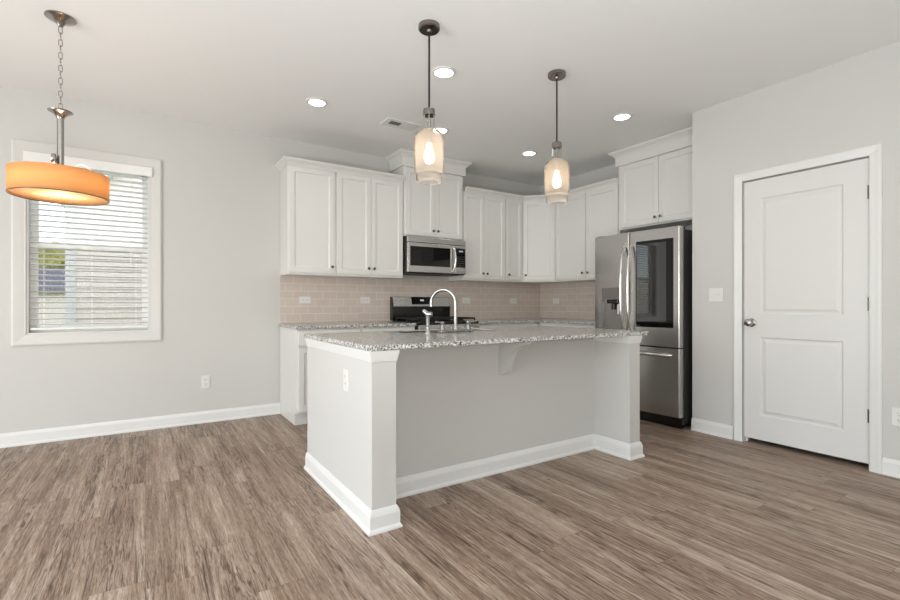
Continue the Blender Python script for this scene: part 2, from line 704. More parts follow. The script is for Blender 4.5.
sash('upper_sash', 1.535, WZ1 - .012, .10, GLASS)
sash('lower_sash', WZ0 + .012, 1.575, .068, GLASS)
b = NB()
box(b, WX0 + .02, WX1 - .02, .134, .136, WZ0 + .02, 1.55)
link('insect_screen', b, SCREEN, w)

# the blind hanging inside the opening
bl = thing('window_blind', 'white horizontal slat blind filling the window behind the drum lamp', 'blind', (0, YB, WZ1 - .012))
b = NB()
box(b, WX0 + .013, WX1 - .013, .012, .056, -.045, 0, .003)
link('head_rail', b, BLIND, bl)
b = NB()
box(b, WX0 - .014, WX1 + .018, -.034, -.022, -.068, .010, .003)
box(b, WX0 - .014, WX0 - .004, -.022, .0, -.068, .010)
box(b, WX1 + .008, WX1 + .018, -.022, .0, -.068, .010)
link('valance', b, BLIND, bl)
b = NB()
zb = WZ0 + .02 - (WZ1 - .012)
zz = -.078
tilt = radians(-9)
while zz > zb + .05:
    pts = []
    for s_, t_ in ((-1, -1), (1, -1), (1, 1), (-1, 1)):
        yy = .034 + s_ * .024 * cos(tilt) - t_ * .0013 * sin(tilt)
        z_ = zz + s_ * .024 * sin(tilt) + t_ * .0013 * cos(tilt)
        pts.append((yy, z_))
    A = [b.verts.new((WX0 + .018, p[0], p[1])) for p in pts]
    B = [b.verts.new((WX1 - .018, p[0], p[1])) for p in pts]
    b.faces.new(A)
    b.faces.new(B[::-1])
    for i in range(4):
        j = (i + 1) % 4
        b.faces.new([A[i], B[i], B[j], A[j]])
    zz -= .0432
link('slats', b, BLIND, bl)
b = NB()
box(b, WX0 + .018, WX1 - .018, .012, .056, zb + .012, zb + .030, .003)
link('bottom_rail', b, BLIND, bl)
for xx in (WX0 + .10, (WX0 + WX1) / 2, WX1 - .10):
    b = NB()
    for yy in (.008, .060):
        box(b, xx - .0008, xx + .0008, yy - .0008, yy + .0008, zb + .03, -.045)
    link('ladder_cord', b, BLIND, bl)
b = NB()
tube(b, [(WX1 - .135, .004, -.05), (WX1 - .135, .004, -.85)], .0028, 6)
link('tilt_wand', b, PLASTW, bl)

# ------------------------------------------------------------------ pantry door
d = thing('door_1', None, None, (XD, 0, 0), kind='structure')
b = NB()      # casing: profile swept up, over and down (mitred)
cp = [(0.0, 0.0), (0, -.010), (.010, -.012), (.030, -.014), (.048, -.018), (.058, -.018), (.064, -.012), (.064, 0)]
inner = [(DY1 + .004, 0), (DY1 + .004, DZ + .004), (DY0 - .004, DZ + .004), (DY0 - .004, 0)]
dirs = [(1, 0), (1, 1), (-1, 1), (-1, 0)]
rows = [[b.verts.new((xo, p[0] + q[0] * o, p[1] + q[1] * o)) for o, xo in cp] for p, q in zip(inner, dirs)]
for i in range(3):
    for j in range(len(cp)):
        j2 = (j + 1) % len(cp)
        b.faces.new([rows[i][j], rows[i][j2], rows[i + 1][j2], rows[i + 1][j]])
b.faces.new(rows[0])
b.faces.new(rows[-1][::-1])
link('casing', b, TRIM, d)
b = NB()
box(b, .0, .115, DY1 - .001, DY1 + .004, 0, DZ)
box(b, .0, .115, DY0 - .004, DY0 + .001, 0, DZ)
box(b, .0, .115, DY0, DY1, DZ - .001, DZ + .004)
box(b, .046, .060, DY1 - .013, DY1 - .001, 0, DZ)
box(b, .046, .060, DY0 + .001, DY0 + .013, 0, DZ)
box(b, .046, .060, DY0, DY1, DZ - .013, DZ)
link('jamb', b, TRIM, d)


def panel_face(bm, y0, y1, z0, z1, holes, x_front, x_back):
    """door slab facing -X with raised-and-fielded panels pressed into its front"""
    ys = sorted({y0, y1} | {h[0] for h in holes} | {h[1] for h in holes})
    zs = sorted({z0, z1} | {h[2] for h in holes} | {h[3] for h in holes})
    vv = {}

    def vert(x, y, z):
        k = (round(x, 5), round(y, 5), round(z, 5))
        if k not in vv:
            vv[k] = bm.verts.new((x, y, z))
        return vv[k]
    for i in range(len(ys) - 1):
        for j in range(len(zs) - 1):
            c = ((ys[i] + ys[i + 1]) / 2, (zs[j] + zs[j + 1]) / 2)
            if any(h[0] < c[0] < h[1] and h[2] < c[1] < h[3] for h in holes):
                continue
            bm.faces.new([vert(x_front, ys[i], zs[j]), vert(x_front, ys[i + 1], zs[j]), vert(x_front, ys[i + 1], zs[j + 1]), vert(x_front, ys[i], zs[j + 1])])
    for h in holes:
        steps = [(0, 0), (.010, .009), (.022, .009), (.040, .002)]
        prev = None
        for o, dx in steps:
            r = [vert(x_front + dx, h[0] + o, h[2] + o), vert(x_front + dx, h[1] - o, h[2] + o), vert(x_front + dx, h[1] - o, h[3] - o), vert(x_front + dx, h[0] + o, h[3] - o)]
            if prev:
                for i in range(4):
                    k = (i + 1) % 4
                    bm.faces.new([prev[i], prev[k], r[k], r[i]])
            prev = r
        bm.faces.new(prev)
    # back and edges
    B = [vert(x_back, y0, z0), vert(x_back, y1, z0), vert(x_back, y1, z1), vert(x_back, y0, z1)]
    bm.faces.new(B)
    for seq, fix in ((ys, ('z', z0)), (ys, ('z', z1)), (zs, ('y', y0)), (zs, ('y', y1))):
        if fix[0] == 'z':
            fr = [vert(x_front, y, fix[1]) for y in seq]
            bk = [vert(x_back, y0, fix[1]), vert(x_back, y1, fix[1])]
        else:
            fr = [vert(x_front, fix[1], z) for z in seq]
            bk = [vert(x_back, fix[1], z0), vert(x_back, fix[1], z1)]
        bm.faces.new(fr + bk[::-1])


b = NB()
panel_face(b, DY0 + .004, DY1 - .004, .040, DZ - .005,
           [(DY0 + .138, DY1 - .116, .228, .835), (DY0 + .138, DY1 - .116, 1.012, 1.908)], .010, .044)
slab = link('slab', b, DOORW, d)
b = NB()      # knob: rose, neck, ball
yk, zk = 1.787, .945
lathe(b, [(0, .010), (.033, .010), (.033, .004), (.026, .000), (.013, -.004), (.012, -.020), (.022, -.026), (.029, -.036), (.030, -.046), (.025, -.058), (.013, -.064), (0, -.065)], 0, yk, zk, 28, 'x')
link('knob', b, NICKEL, slab, True)
b = NB()
box(b, .012, .040, DY1 - .0045, DY1 - .002, zk - .028, zk + .028)
link('latch_plate', b, KNOBM, d)
for zh in (.355, 1.09, 1.825):
    b = NB()
    lathe(b, [(0, -.045), (.006, -.045), (.006, .045), (0, .045)], .005, DY0 + .001, zh, 12)
    box(b, .007, .009, DY0 - .003, DY0 + .010, zh - .044, zh + .044)
    link('hinge', b, KNOBM, d, True)


# ------------------------------------------------------------------ cabinets
def shaker(bm, x0, x1, z0, z1, stile=.055, t=.020, y=0.0):
    """five-piece door facing -Y with its back on y"""
    f = y - t
    loops = [(0, y), (0, f + .002), (.002, f), (stile - .006, f), (stile, f + .006), (stile + .004, f + .009)]
    prev = None
    for o, yy in loops:
        r = [bm.verts.new((x0 + o, yy, z0 + o)), bm.verts.new((x1 - o, yy, z0 + o)), bm.verts.new((x1 - o, yy, z1 - o)), bm.verts.new((x0 + o, yy, z1 - o))]
        if prev:
            for i in range(4):
                k = (i + 1) % 4
                bm.faces.new([prev[i], prev[k], r[k], r[i]])
        else:
            bm.faces.new(r[::-1])
        prev = r
    bm.faces.new(prev)


def knob(parent, x, z, y=-.020):
    b = NB()
    lathe(b, [(0, y), (.006, y), (.0055, y - .010), (.010, y - .014), (.0145, y - .019), (.0135, y - .024), (.008, y - .027), (0, y - .028)], x, 0, z, 20, 'y')
    return link('knob', b, KNOBM, parent, True)


def door_part(parent, x0, x1, z0, z1, kx=None, kz=None):
    b = NB()
    shaker(b, x0, x1, z0, z1)
    o = link('door', b, CAB, parent)
    if kx is not None:
        knob(o, kx, kz)
    return o


def drawer_part(parent, x0, x1, z0, z1):
    b = NB()
    box(b, x0, x1, -.020, 0, z0, z1, .002)
    o = link('drawer', b, CAB, parent)
    knob(o, (x0 + x1) / 2, (z0 + z1) / 2)
    return o


UZ0, UZ1 = 1.372, 2.425      # bottom and top of the wall cabinets
UYF, UXF = 4.543, 4.357      # their face planes


def upper(name, label, loc, rz, wid, doors, hgt=UZ1 - UZ0, dep=.293, lo=.02, top=.022, group='white wall cabinets'):
    """doors: list of (x0, x1, knob side)"""
    t = thing(name, label, 'cabinet', loc, rz, group)
    b = NB()
    box(b, 0, wid, 0, dep, 0, hgt, .0015)
    link('body', b, CAB, t)
    for x0, x1, ks in doors:
        door_part(t, x0, x1, lo, hgt - top, x0 + .028 if ks == 'l' else x1 - .028, lo + .065)
    return t


upper('wall_cabinet', 'white single-door wall cabinet at the left end of the run', (1.122, UYF, UZ0), 0, .462, [(.012, .452, 'r')])
upper('wall_cabinet', 'white two-door wall cabinet just left of the microwave', (1.584, UYF, UZ0), 0, .758, [(.014, .377, 'r'), (.381, .748, 'l')])
upper('wall_cabinet', 'white two-door wall cabinet just right of the microwave', (3.124, UYF, UZ0), 0, .651, [(.008, .314, 'r'), (.318, .636, 'l')])
upper('wall_cabinet', 'narrow one-door wall cabinet left of the diagonal corner cabinet', (3.775, UYF, UZ0), 0, .285, [(.010, .270, 'l')])
# diagonal corner cabinet
dl = math.hypot(UXF - 4.06, UYF - 4.246)
ang = math.atan2(4.246 - UYF, UXF - 4.06)
t = thing('corner_cabinet', 'diagonal one-door wall cabinet filling the kitchen corner', 'cabinet', (4.06, UYF, UZ0), 0, 'white wall cabinets')
b = NB()
prism(b, [(0, 0), (UXF - 4.06, 4.246 - UYF), (XR - .01 - 4.06, 4.246 - UYF), (XR - .01 - 4.06, YB - .01 - UYF), (0, YB - .01 - UYF)], 0, UZ1 - UZ0, .0015)
link('body', b, CAB, t)
o = door_part(t, .016, dl - .010, .02, UZ1 - UZ0 - .022, .046, .085)
o.rotation_euler = (0, 0, ang)
upper('wall_cabinet', 'white two-door wall cabinet on the right wall left of the fridge', (UXF, 4.246, UZ0), -pi / 2, .953, [(.010, .486, 'r'), (.512, .943, 'l')])

CROWN = [(0, 0), (.006, 0), (.010, .012), (.020, .026), (.040, .040), (.050, .048), (.052, .062), (0, .062)]
zc = UZ1 - .024


def crown(name, path, label):
    b = NB()
    sweep(b, path, [(o, zc + z) for o, z in CROWN])
    return tag(link(name, b, CAB), label, 'moulding', 'cabinet crown mouldings')


crown('crown_moulding', [(1.1215, YB - .003), (1.1215, UYF - .0215), (2.330, UYF - .0215)], 'white crown moulding over the two cabinets left of the microwave')
kx_ = .0215 * math.tan(radians(22.5))
crown('crown_moulding', [(3.150, UYF - .0215), (4.06 - kx_, UYF - .0215), (UXF - .0215, 4.246 - kx_), (UXF - .0215, 3.2885)], 'white crown moulding running round the corner cabinets to the fridge')

# tall cabinet over the microwave, with a boxed frieze and crown to the ceiling
t = thing('microwave_cabinet', 'two-door cabinet above the microwave boxed up to the ceiling', 'cabinet', (2.344, UYF - .012, 1.832), 0, 'white wall cabinets')
b = NB()
box(b, 0, .778, 0, .300, 0, .90, .0015)
link('body', b, CAB, t)
door_part(t, .022, .386, .012, .740, .386 - .028, .075)
door_part(t, .390, .756, .012, .740, .390 + .028, .075)


def boxed_top(t, path, z0, z1):
    b = NB()
    sweep(b, path, [(-.02, z0), (.026, z0), (.026, z1 - .002), (-.02, z1 - .002)])
    link('frieze', b, CAB, t)
    b = NB()
    h = .062
    sweep(b, path, [(.026, z1 - h), (.031, z1 - h), (.036, z1 - h + .010), (.046, z1 - h + .022), (.066, z1 - h + .036), (.076, z1 - h + .046), (.078, z1 - .002), (.026, z1 - .002)])
    link('crown', b, CAB, t)


zt = HC - 1.832
boxed_top(t, [(0, .300), (0, -.0), (.778, -.0), (.778, .300)], 2.586 - 1.832, zt)

# cabinet over the fridge
FX = 4.335
t = thing('fridge_cabinet', 'two-door cabinet above the fridge boxed up to the ceiling', 'cabinet', (FX, 3.287, 1.892), -pi / 2, 'white wall cabinets')
b = NB()
box(b, 0, 1.024, 0, XR - .005 - FX, 0, .85, .0015)
link('body', b, CAB, t)
door_part(t, .040, .484, .014, .680, .484 - .028, .075)
door_part(t, .488, .985, .014, .680, .488 + .028, .075)
boxed_top(t, [(0, XR - .005 - FX), (0, 0), (1.024, 0)], 2.585 - 1.892, HC - 1.892)

# base cabinets
CZ0, CZ1 = .866, .8934


def base_cab(label, loc, rz, wid, n, drawer=True, dep=.60, group='white base cabinets'):
    t = thing('base_cabinet', label, 'cabinet', loc, rz, group)
    b = NB()
    # side panels run to the floor with a notched toe-kick
    box(b, .0, wid, 0, dep, .105, CZ0 - .001, .0015)
    box(b, .0, wid, .062, dep, 0, .105)
    link('body', b, CAB, t)
    dw = (wid - .02) / n
    for i in range(n):
        x0, x1 = .012 + i * dw, .008 + (i + 1) * dw
        drawer_part(t, x0, x1, .715, .850)
        door_part(t, x0, x1, .125, .700, x1 - .028 if i % 2 == 0 else x0 + .028, .650)
    return t


base_cab('white base cabinet at the left end of the run, partly behind the island', (1.122, 4.222, 0), 0, .598, 1, dep=YB - .012 - 4.222)
base_cab('white base cabinet directly left of the range', (1.722, 4.222, 0), 0, .592, 1, dep=YB - .012 - 4.222)
base_cab('white base cabinet directly right of the range', (3.084, 4.222, 0), 0, .94, 2, dep=YB - .012 - 4.222)
base_cab('white base cabinet on the right wall beside the fridge', (4.042, 4.218, 0), -pi / 2, .985, 2, dep=XR - .012 - 4.042)

b = NB()
box(b, 1.100, 2.313, 4.186, YB - .0095, CZ0, CZ1, .004)
tag(link('countertop', b, GRAN), 'speckled granite worktop left of the range against the tiled wall', 'worktop', 'granite worktops')
b = NB()
prism(b, [(3.084, YB - .0095), (3.084, 4.186), (4.006, 4.186), (4.006, 3.232), (XR - .0095, 3.232), (XR - .0095, YB - .0095)], CZ0, CZ1, .004)
tag(link('countertop', b, GRAN), 'L-shaped granite worktop turning the corner between range and fridge', 'worktop', 'granite worktops')

# ------------------------------------------------------------------ kitchen island
IX0, IX1, IY0, IY1, IP = .902, 2.964, 2.070, 3.128, 2.380
isl = thing('kitchen_island', 'white and grey kitchen island with recessed seating side', 'kitchen island', (0, 0, 0))
b = NB()
prism(b, [(IX0, IY1), (IX0, IY0), (1.030, IY0), (1.030, IP), (2.850, IP), (2.850, IY0), (IX1, IY0), (IX1, IY1), (2.850, IY1), (2.850, IP + .115), (1.030, IP + .115), (1.030, IY1)], 0, CZ0 - .001)
link('knee_wall', b, WALL, isl)
b = NB()
box(b, 1.032, 2.848, IP + .116, 3.03, 0, .10)
# carcass walls left open in the middle for the sink bowl
box(b, 1.032, 1.40, IP + .116, 3.09, .10, CZ0 - .001)
box(b, 2.24, 2.848, IP + .116, 3.09, .10, CZ0 - .001)
box(b, 1.40, 2.24, IP + .116, 2.70, .10, CZ0 - .001)
box(b, 1.40, 2.24, 3.075, 3.09, .10, CZ0 - .001)
link('cabinet_body', b, CAB, isl)
b = NB()
sweep(b, [(IX0, IY1), (IX0, IY0), (1.030, IY0), (1.030, IP), (2.850, IP), (2.850, IY0), (IX1, IY0), (IX1, IY1)],
      [(0, 0), (.024, 0), (.024, .010), (.015, .022), (.015, .078), (.010, .094), (.004, .106), (0, .108)])
link('base_trim', b, TRIM, isl)
TOPP = [(0, CZ0 - .054), (.003, CZ0 - .054), (.005, CZ0 - .046), (.012, CZ0 - .014), (.014, CZ0 - .001), (0, CZ0 - .001)]
b = NB()
sweep(b, [(IX0, IY1), (IX0, IY0), (1.030, IY0), (1.030, IP)], TOPP)
link('top_trim', b, TRIM, isl)
b = NB()
sweep(b, [(2.850, IP), (2.850, IY0), (IX1, IY0), (IX1, IY1)], TOPP)
link('top_trim', b, TRIM, isl)
# corbel under the overhang
b = NB()
zt = CZ0 - .001
cpts = [(0, zt), (-.262, zt), (-.262, zt - .018), (-.235, zt - .030), (-.200, zt - .040), (-.165, zt - .055), (-.135, zt - .078), (-.112, zt - .108), (-.098, zt - .142),
        (-.090, zt - .175), (-.078, zt - .202), (-.058, zt - .222), (-.030, zt - .232), (0, zt - .232)]
A = [b.verts.new((1.922, IP + y, z)) for y, z in cpts]
B = [b.verts.new((1.968, IP + y, z)) for y, z in cpts]
b.faces.new(A)
b.faces.new(B[::-1])
for i in range(len(cpts)):
    j = (i + 1) % len(cpts)
    b.faces.new([A[i], B[i], B[j], A[j]])
link('corbel', b, WALL, isl)

# island worktop with a sink cut-out
SX0, SX1, SY0, SY1 = 1.44, 2.20, 2.775, 3.065
b = NB()
cx0, cx1, cy0, cy1 = .880, 3.056, 2.058, 3.138
out = [(cx0, cy0), (cx1, cy0), (cx1, cy1), (cx0, cy1)]
inn = [(SX0, SY0), (SX1, SY0), (SX1, SY1), (SX0, SY1)]
V = {}
for z in (CZ0, CZ1):
    V[z] = ([b.verts.new((x, y, z)) for x, y in out], [b.verts.new((x, y, z)) for x, y in inn])
for i in range(4):
    j = (i + 1) % 4
    for z in (CZ0, CZ1):
        b.faces.new([V[z][0][i], V[z][0][j], V[z][1][j], V[z][1][i]])
    oe = b.faces.new([V[CZ0][0][i], V[CZ0][0][j], V[CZ1][0][j], V[CZ1][0][i]])
    b.faces.new([V[CZ0][1][i], V[CZ0][1][j], V[CZ1][1][j], V[CZ1][1][i]])
es = [e for e in b.edges if all(v in V[CZ0][0] + V[CZ1][0] for v in e.verts)]
bmesh.ops.bevel(b, geom=es, offset=.004, segments=2, affect='EDGES')
tag(link('countertop', b, GRAN), 'speckled granite worktop on top of the kitchen island', 'worktop', 'granite worktops')

s = thing('kitchen_sink', 'stainless steel sink set into the island worktop behind the faucet', 'sink', (0, 0, 0))
b = NB()
t_ = .0012
z0 = CZ0 - .19
loops = [(-.014, CZ1 + .001), (-.014, CZ1 + .0035), (.004, CZ1 + .004), (.008, CZ1 - .004), (.010, CZ0 - .16), (.030, z0), ]
prev = None
for o, z in loops:
    r = [b.verts.new((SX0 + o, SY0 + o, z)), b.verts.new((SX1 - o, SY0 + o, z)), b.verts.new((SX1 - o, SY1 - o, z)), b.verts.new((SX0 + o, SY1 - o, z))]
    if prev:
        for i in range(4):
            k = (i + 1) % 4
            b.faces.new([prev[i], prev[k], r[k], r[i]])
    prev = r
b.faces.new(prev)
link('bowl', b, STEELH, s)
b = NB()
lathe(b, [(0, .001), (.040, .001), (.044, .003), (.046, .001)], (SX0 + SX1) / 2, (SY0 + SY1) / 2, z0 + .001, 24)
link('drain', b, CHROME, s, True)

# faucet
fa = thing('faucet', 'chrome gooseneck kitchen faucet with two handles on the island worktop', 'faucet', (1.815, 2.722, CZ1))
b = NB()
box(b, -.140, .140, -.028, .028, 0, .020, .008)
link('deck_plate', b, CHROME, fa)
b = NB()
lathe(b, [(.026, .012), (.024, .030), (.017, .045), (.0135, .060)], 0, 0, 0, 24)
dx, dy = -.108, .150
dd = math.hypot(dx, dy)
R = dd / 2
pts = [(0, 0, .05), (0, 0, .12), (0, 0, .205)]
for i in range(1, 25):
    a = pi * i / 24
    k = R - R * cos(a)
    pts.append((dx / dd * k, dy / dd * k, .205 + R * sin(a)))
pts.append((dx, dy, .178))
tube(b, pts, .0125, 14)
link('spout', b, CHROME, fa, True)
for sx in (-1, 1):
    b = NB()
    lathe(b, [(.023, .012), (.021, .028), (.014, .040), (.012, .052), (.016, .058), (.016, .070), (.009, .078), (0, .079)], .108 * sx, 0, 0, 20)
    tube(b, [(.108 * sx, 0, .066), (.108 * sx + .028 * sx, -.006, .070), (.108 * sx + .062 * sx, -.014, .076)], .006, 10, [.0065, .0055, .007])
    link('handle', b, CHROME, fa, True)
sp = thing('side_sprayer', 'chrome pull-out side sprayer standing left of the faucet', 'sprayer', (1.592, 2.722, CZ1))
b = NB()
lathe(b, [(.024, 0), (.023, .008), (.017, .016), (.015, .040), (0, .040)], 0, 0, 0, 20)
link('base', b, CHROME, sp, True)
b = NB()
lathe(b, [(.011, .036), (.0125, .060), (.014, .100), (.017, .120), (0, .122)], 0, 0, 0, 18)
tube(b, [(.020, -.020, .128), (.000, .002, .128), (-.018, .030, .152)], .014, 12, [.016, .018, .013])
link('spray_head', b, CHROME, sp, True)

# ------------------------------------------------------------------ range
RX0, RX1, RYF = 2.318, 3.080, 4.165
rg = thing('range', 'black and stainless gas range against the tiled wall', 'range', (0, 0, 0))
b = NB()
box(b, RX0, RX1, RYF + .01, YB - .03, .03, .880, .003)
for xx in (RX0 + .05, RX1 - .09):
    box(b, xx, xx + .04, RYF + .08, RYF + .12, 0, .03)
    box(b, xx, xx + .04, YB - .15, YB - .11, 0, .03)
link('body', b, BLACK, rg)
b = NB()
box(b, RX0, RX1, RYF - .012, YB - .085, .880, .905, .004)
link('cooktop', b, BLACK, rg)
b = NB()
box(b, RX0 + .01, RX1 - .01, RYF - .030, RYF + .009, .20, .755, .005)
od = link('oven_door', b, STEEL, rg)
b = NB()
box(b, RX0 + .10, RX1 - .10, RYF - .033, RYF - .029, .30, .62, .001)
link('oven_window', b, BLACKG, od)
b = NB()
tube(b, [(RX0 + .05, RYF - .07, .70), (RX1 - .05, RYF - .07, .70)], .012, 12)
box(b, RX0 + .06, RX0 + .08, RYF - .07, RYF - .029, .69, .71)
box(b, RX1 - .08, RX1 - .06, RYF - .07, RYF - .029, .69, .71)
link('handle', b, STEELH, od, True)
b = NB()
box(b, RX0 + .004, RX1 - .004, RYF - .030, RYF + .009, .765, .876, .004)
cpn = link('control_panel', b, STEEL, rg)
for i in range(5):
    b = NB()
    lathe(b, [(0, -.030), (.019, -.030), (.020, -.054), (.016, -.058), (0, -.058)], RX0 + .11 + i * (RX1 - RX0 - .22) / 4, RYF, .822, 20, 'y')
    link('knob', b, STEELH, cpn, True)
b = NB()
box(b, RX0 + .01, RX1 - .01, RYF - .026, RYF + .009, .035, .19, .004)
link('warming_drawer', b, STEEL, rg)
# backguard
b = NB()
P_ = [(YB - .100, .905), (YB - .028, .905), (YB - .028, 1.172), (YB - .070, 1.172), (YB - .100, 1.060)]
A = [b.verts.new((RX0, y, z)) for y, z in P_]
B = [b.verts.new((RX1, y, z)) for y, z in P_]
b.faces.new(A)
b.faces.new(B[::-1])
for i in range(5):
    j = (i + 1) % 5
    b.faces.new([A[i], B[i], B[j], A[j]])
bgp = link('backguard', b, BLACK, rg)


def slanted(bm, x0, x1, u0, u1, off):
    """thin plate lying on the sloping face of the backguard"""
    q0, q1 = Vector((YB - .100, 1.060)), Vector((YB - .070, 1.172))
    dv = q1 - q0
    nv = Vector((-dv.y, dv.x)).normalized()
    lo, hi = q0 + dv * u0, q0 + dv * u1
    vs = []
    for k in (-.001, off):
        for xx, p in ((x0, lo), (x1, lo), (x1, hi), (x0, hi)):
            vs.append(bm.verts.new((xx, p.x + nv.x * k, p.y + nv.y * k)))
    for f in ((0, 1, 2, 3), (4, 5, 6, 7), (0, 1, 5, 4), (1, 2, 6, 5), (2, 3, 7, 6), (3, 0, 4, 7)):
        bm.faces.new([vs[i] for i in f])


b = NB()
slanted(b, RX0 + .008, RX1 - .004, .02, .96, .004)
link('steel_panel', b, STEEL, bgp)
b = NB()
slanted(b, RX0 + .245, RX0 + .520, .22, .97, .007)
dsp = link('display', b, BLACKG, bgp)
b = NB()
for k in range(4):
    slanted(b, RX0 + .36 + k * .011 + (.004 if k > 1 else 0), RX0 + .367 + k * .011 + (.004 if k > 1 else 0), .55, .72, .0085)
link('clock_digits', b, DIGIT, dsp)
for gx0, gx1 in ((RX0 + .02, RX0 + .265), (RX0 + .272, RX1 - .272), (RX1 - .265, RX1 - .02)):
    b = NB()
    gy0, gy1 = RYF + .03, YB - .13
    for xx in (gx0, gx1 - .012):
        box(b, xx, xx + .012, gy0, gy1, .925, .943, .002)
    for k in range(5):
        yy = gy0 + (gy1 - gy0 - .012) * k / 4
        box(b, gx0 + .012, gx1 - .012, yy, yy + .012, .925, .943, .002)
    for xx in (gx0, gx1 - .012):
        for yy in (gy0, gy1 - .012):
            box(b, xx, xx + .012, yy, yy + .012, .9045, .925)
    link('grate', b, IRON, rg)
for bx_, by_ in ((RX0 + .14, RYF + .14), (RX0 + .14, YB - .24), (RX1 - .14, RYF + .14), (RX1 - .14, YB - .24), ((RX0 + RX1) / 2, (RYF + YB - .1) / 2)):
    b = NB()
    lathe(b, [(.045, .9045), (.042, .913), (.030, .914), (.030, .921), (0, .922)], bx_, by_, 0, 24)
    link('burner', b, IRON, rg, True)

# ------------------------------------------------------------------ microwave
mw = thing('microwave', 'stainless over-the-range microwave under the boxed cabinet', 'microwave', (2.346, 4.44, 1.424))
MW, MH = .756, .396
b = NB()
box(b, 0, MW, .022, YB - .012 - 4.44, 0, MH, .002)
link('body', b, BLACK, mw)
b = NB()
box(b, .0, MW, 0, .0215, MH - .062, MH - .002, .004)
link('top_vent_strip', b, STEEL, mw)
b = NB()
box(b, .0, MW - .150, -.004, .0215, .010, MH - .065, .005)
dr = link('door', b, STEEL, mw)
b = NB()
box(b, .030, MW - .215, -.0065, -.0035, .080, MH - .105, .001)
link('window', b, BLACKG, dr)
b = NB()
pts = []
for i in range(17):
    u = i / 16
    pts.append((MW - .178 + .010 * sin(pi * u), -.004 - .040 * sin(pi * u) ** .6, .030 + u * (MH - .115)))
tube(b, pts, .011, 12)
link('handle', b, STEELH, dr, True)
b = NB()
box(b, MW - .148, MW, -.004, .0215, .010, MH - .065, .004)
cpn = link('control_panel', b, STEEL, mw)
b = NB()
box(b, MW - .138, MW - .012, -.0065, -.0035, .082, MH - .095, .001)
kp = link('keypad', b, BLACKG, cpn)
b = NB()
for r_ in range(5):
    for c_ in range(3):
        box(b, MW - .124 + c_ * .036, MW - .100 + c_ * .036, -.0072, -.0060, .098 + r_ * .026, .107 + r_ * .026)
link('keys', b, SLOT, kp)
b = NB()
for k in range(4):
    x_ = MW - .095 + k * .012 + (.005 if k > 1 else 0)
    box(b, x_, x_ + .007, -.0074, -.0060, MH - .135, MH - .121)
link('clock_digits', b, DIGIT, kp)
b = NB()
box(b, .01, MW - .01, .03, .36, -.0015, .001)
link('underside_grille', b, SLOT, mw)

# ------------------------------------------------------------------ fridge (local x runs to the viewer's right, front faces -y)
fr = thing('refrigerator', 'stainless french-door refrigerator with a dark glass door panel beside the pantry wall', 'refrigerator', (3.855, 3.215, 0), -pi / 2)
FW, FH = .912, 1.765
b = NB()
box(b, .004, FW - .004, .068, .72, .035, FH - .022, .004)
link('body', b, DARKG, fr)
b = NB()
box(b, .02, FW - .02, .055, .10, .0, .10, .003)
link('base_grille', b, BLACK, fr)
b = NB()
box(b, .02, .11, .01, .12, FH - .022, FH + .008, .004)
link('hinge_cover', b, DARKG, fr)
b = NB()
box(b, FW - .11, FW - .02, .01, .12, FH - .022, FH + .008, .004)
link('hinge_cover', b, DARKG, fr)


def skin(x, x0, x1, rnd=.012):
    """front of a fridge panel: the two halves fall away slightly from the middle, long edges rounded"""
    v = abs(x - FW / 2) / (FW / 2)
    d_ = .026 * (1 - v)
    if x1 - x0 > .6:
        d_ = .020 * (1 - v * v)
    e = min(x - x0, x1 - x)
    if e < rnd:
        d_ -= rnd - math.sqrt(max(0, rnd * rnd - (rnd - e) ** 2))
    return -d_


def bowed(bm, x0, x1, z0, z1, th=.060, hole=None, depth=.05):
    xs = sorted({x0 + (x1 - x0) * i / 8 for i in range(9)} | {x0 + k * .002 for k in range(7)} | {x1 - k * .002 for k in range(7)} | (set(hole[:2]) if hole else set()))
    zs = [z0] + (list(hole[2:]) if hole else []) + [z1]
    V = [[bm.verts.new((x, skin(x, x0, x1), z)) for x in xs] for z in zs]
    for j in range(len(zs) - 1):
        for i in range(len(xs) - 1):
            if hole and hole[0] - 1e-6 <= xs[i] and xs[i + 1] <= hole[1] + 1e-6 and j == 1:
                continue
            bm.faces.new([V[j][i], V[j][i + 1], V[j + 1][i + 1], V[j + 1][i]])
    bk = [[bm.verts.new((x, th, z)) for x in (x0, x1)] for z in (z0, z1)]
    bm.faces.new([bk[0][0], bk[0][1], bk[1][1], bk[1][0]])
    bm.faces.new(V[0] + [bk[0][1], bk[0][0]])
    bm.faces.new(V[-1] + [bk[1][1], bk[1][0]])
    bm.faces.new([r_[0] for r_ in V] + [bk[1][0], bk[0][0]])
    bm.faces.new([r_[-1] for r_ in V] + [bk[1][1], bk[0][1]])
    if hole:
        ia, ib = xs.index(hole[0]), xs.index(hole[1])
        lo, hi = V[1][ia:ib + 1], V[2][ia:ib + 1]
        bb = [[bm.verts.new((x, depth, z)) for x in hole[:2]] for z in hole[2:]]
        bm.faces.new([bb[0][0], bb[0][1], bb[1][1], bb[1][0]])
        bm.faces.new(lo + [bb[0][1], bb[0][0]])
        bm.faces.new(hi + [bb[1][1], bb[1][0]])
        bm.faces.new([lo[0], hi[0], bb[1][0], bb[0][0]])
        bm.faces.new([lo[-1], hi[-1], bb[1][1], bb[0][1]])


def bow_y(x0, x1, x):
    return skin(x, x0, x1)


def vhandle(parent, x, z0, z1, x0, x1):
    b = NB()
    y0 = bow_y(x0, x1, x)
    pts = []
    for i in range(25):
        u = i / 24
        pts.append((x, y0 + .004 - .066 * (1 - (2 * u - 1) ** 4) ** .8 - .012 * sin(pi * u), z0 + (z1 - z0) * u))
    tube(b, pts, .014, 12)
    link('handle', b, STEELH, parent, True)


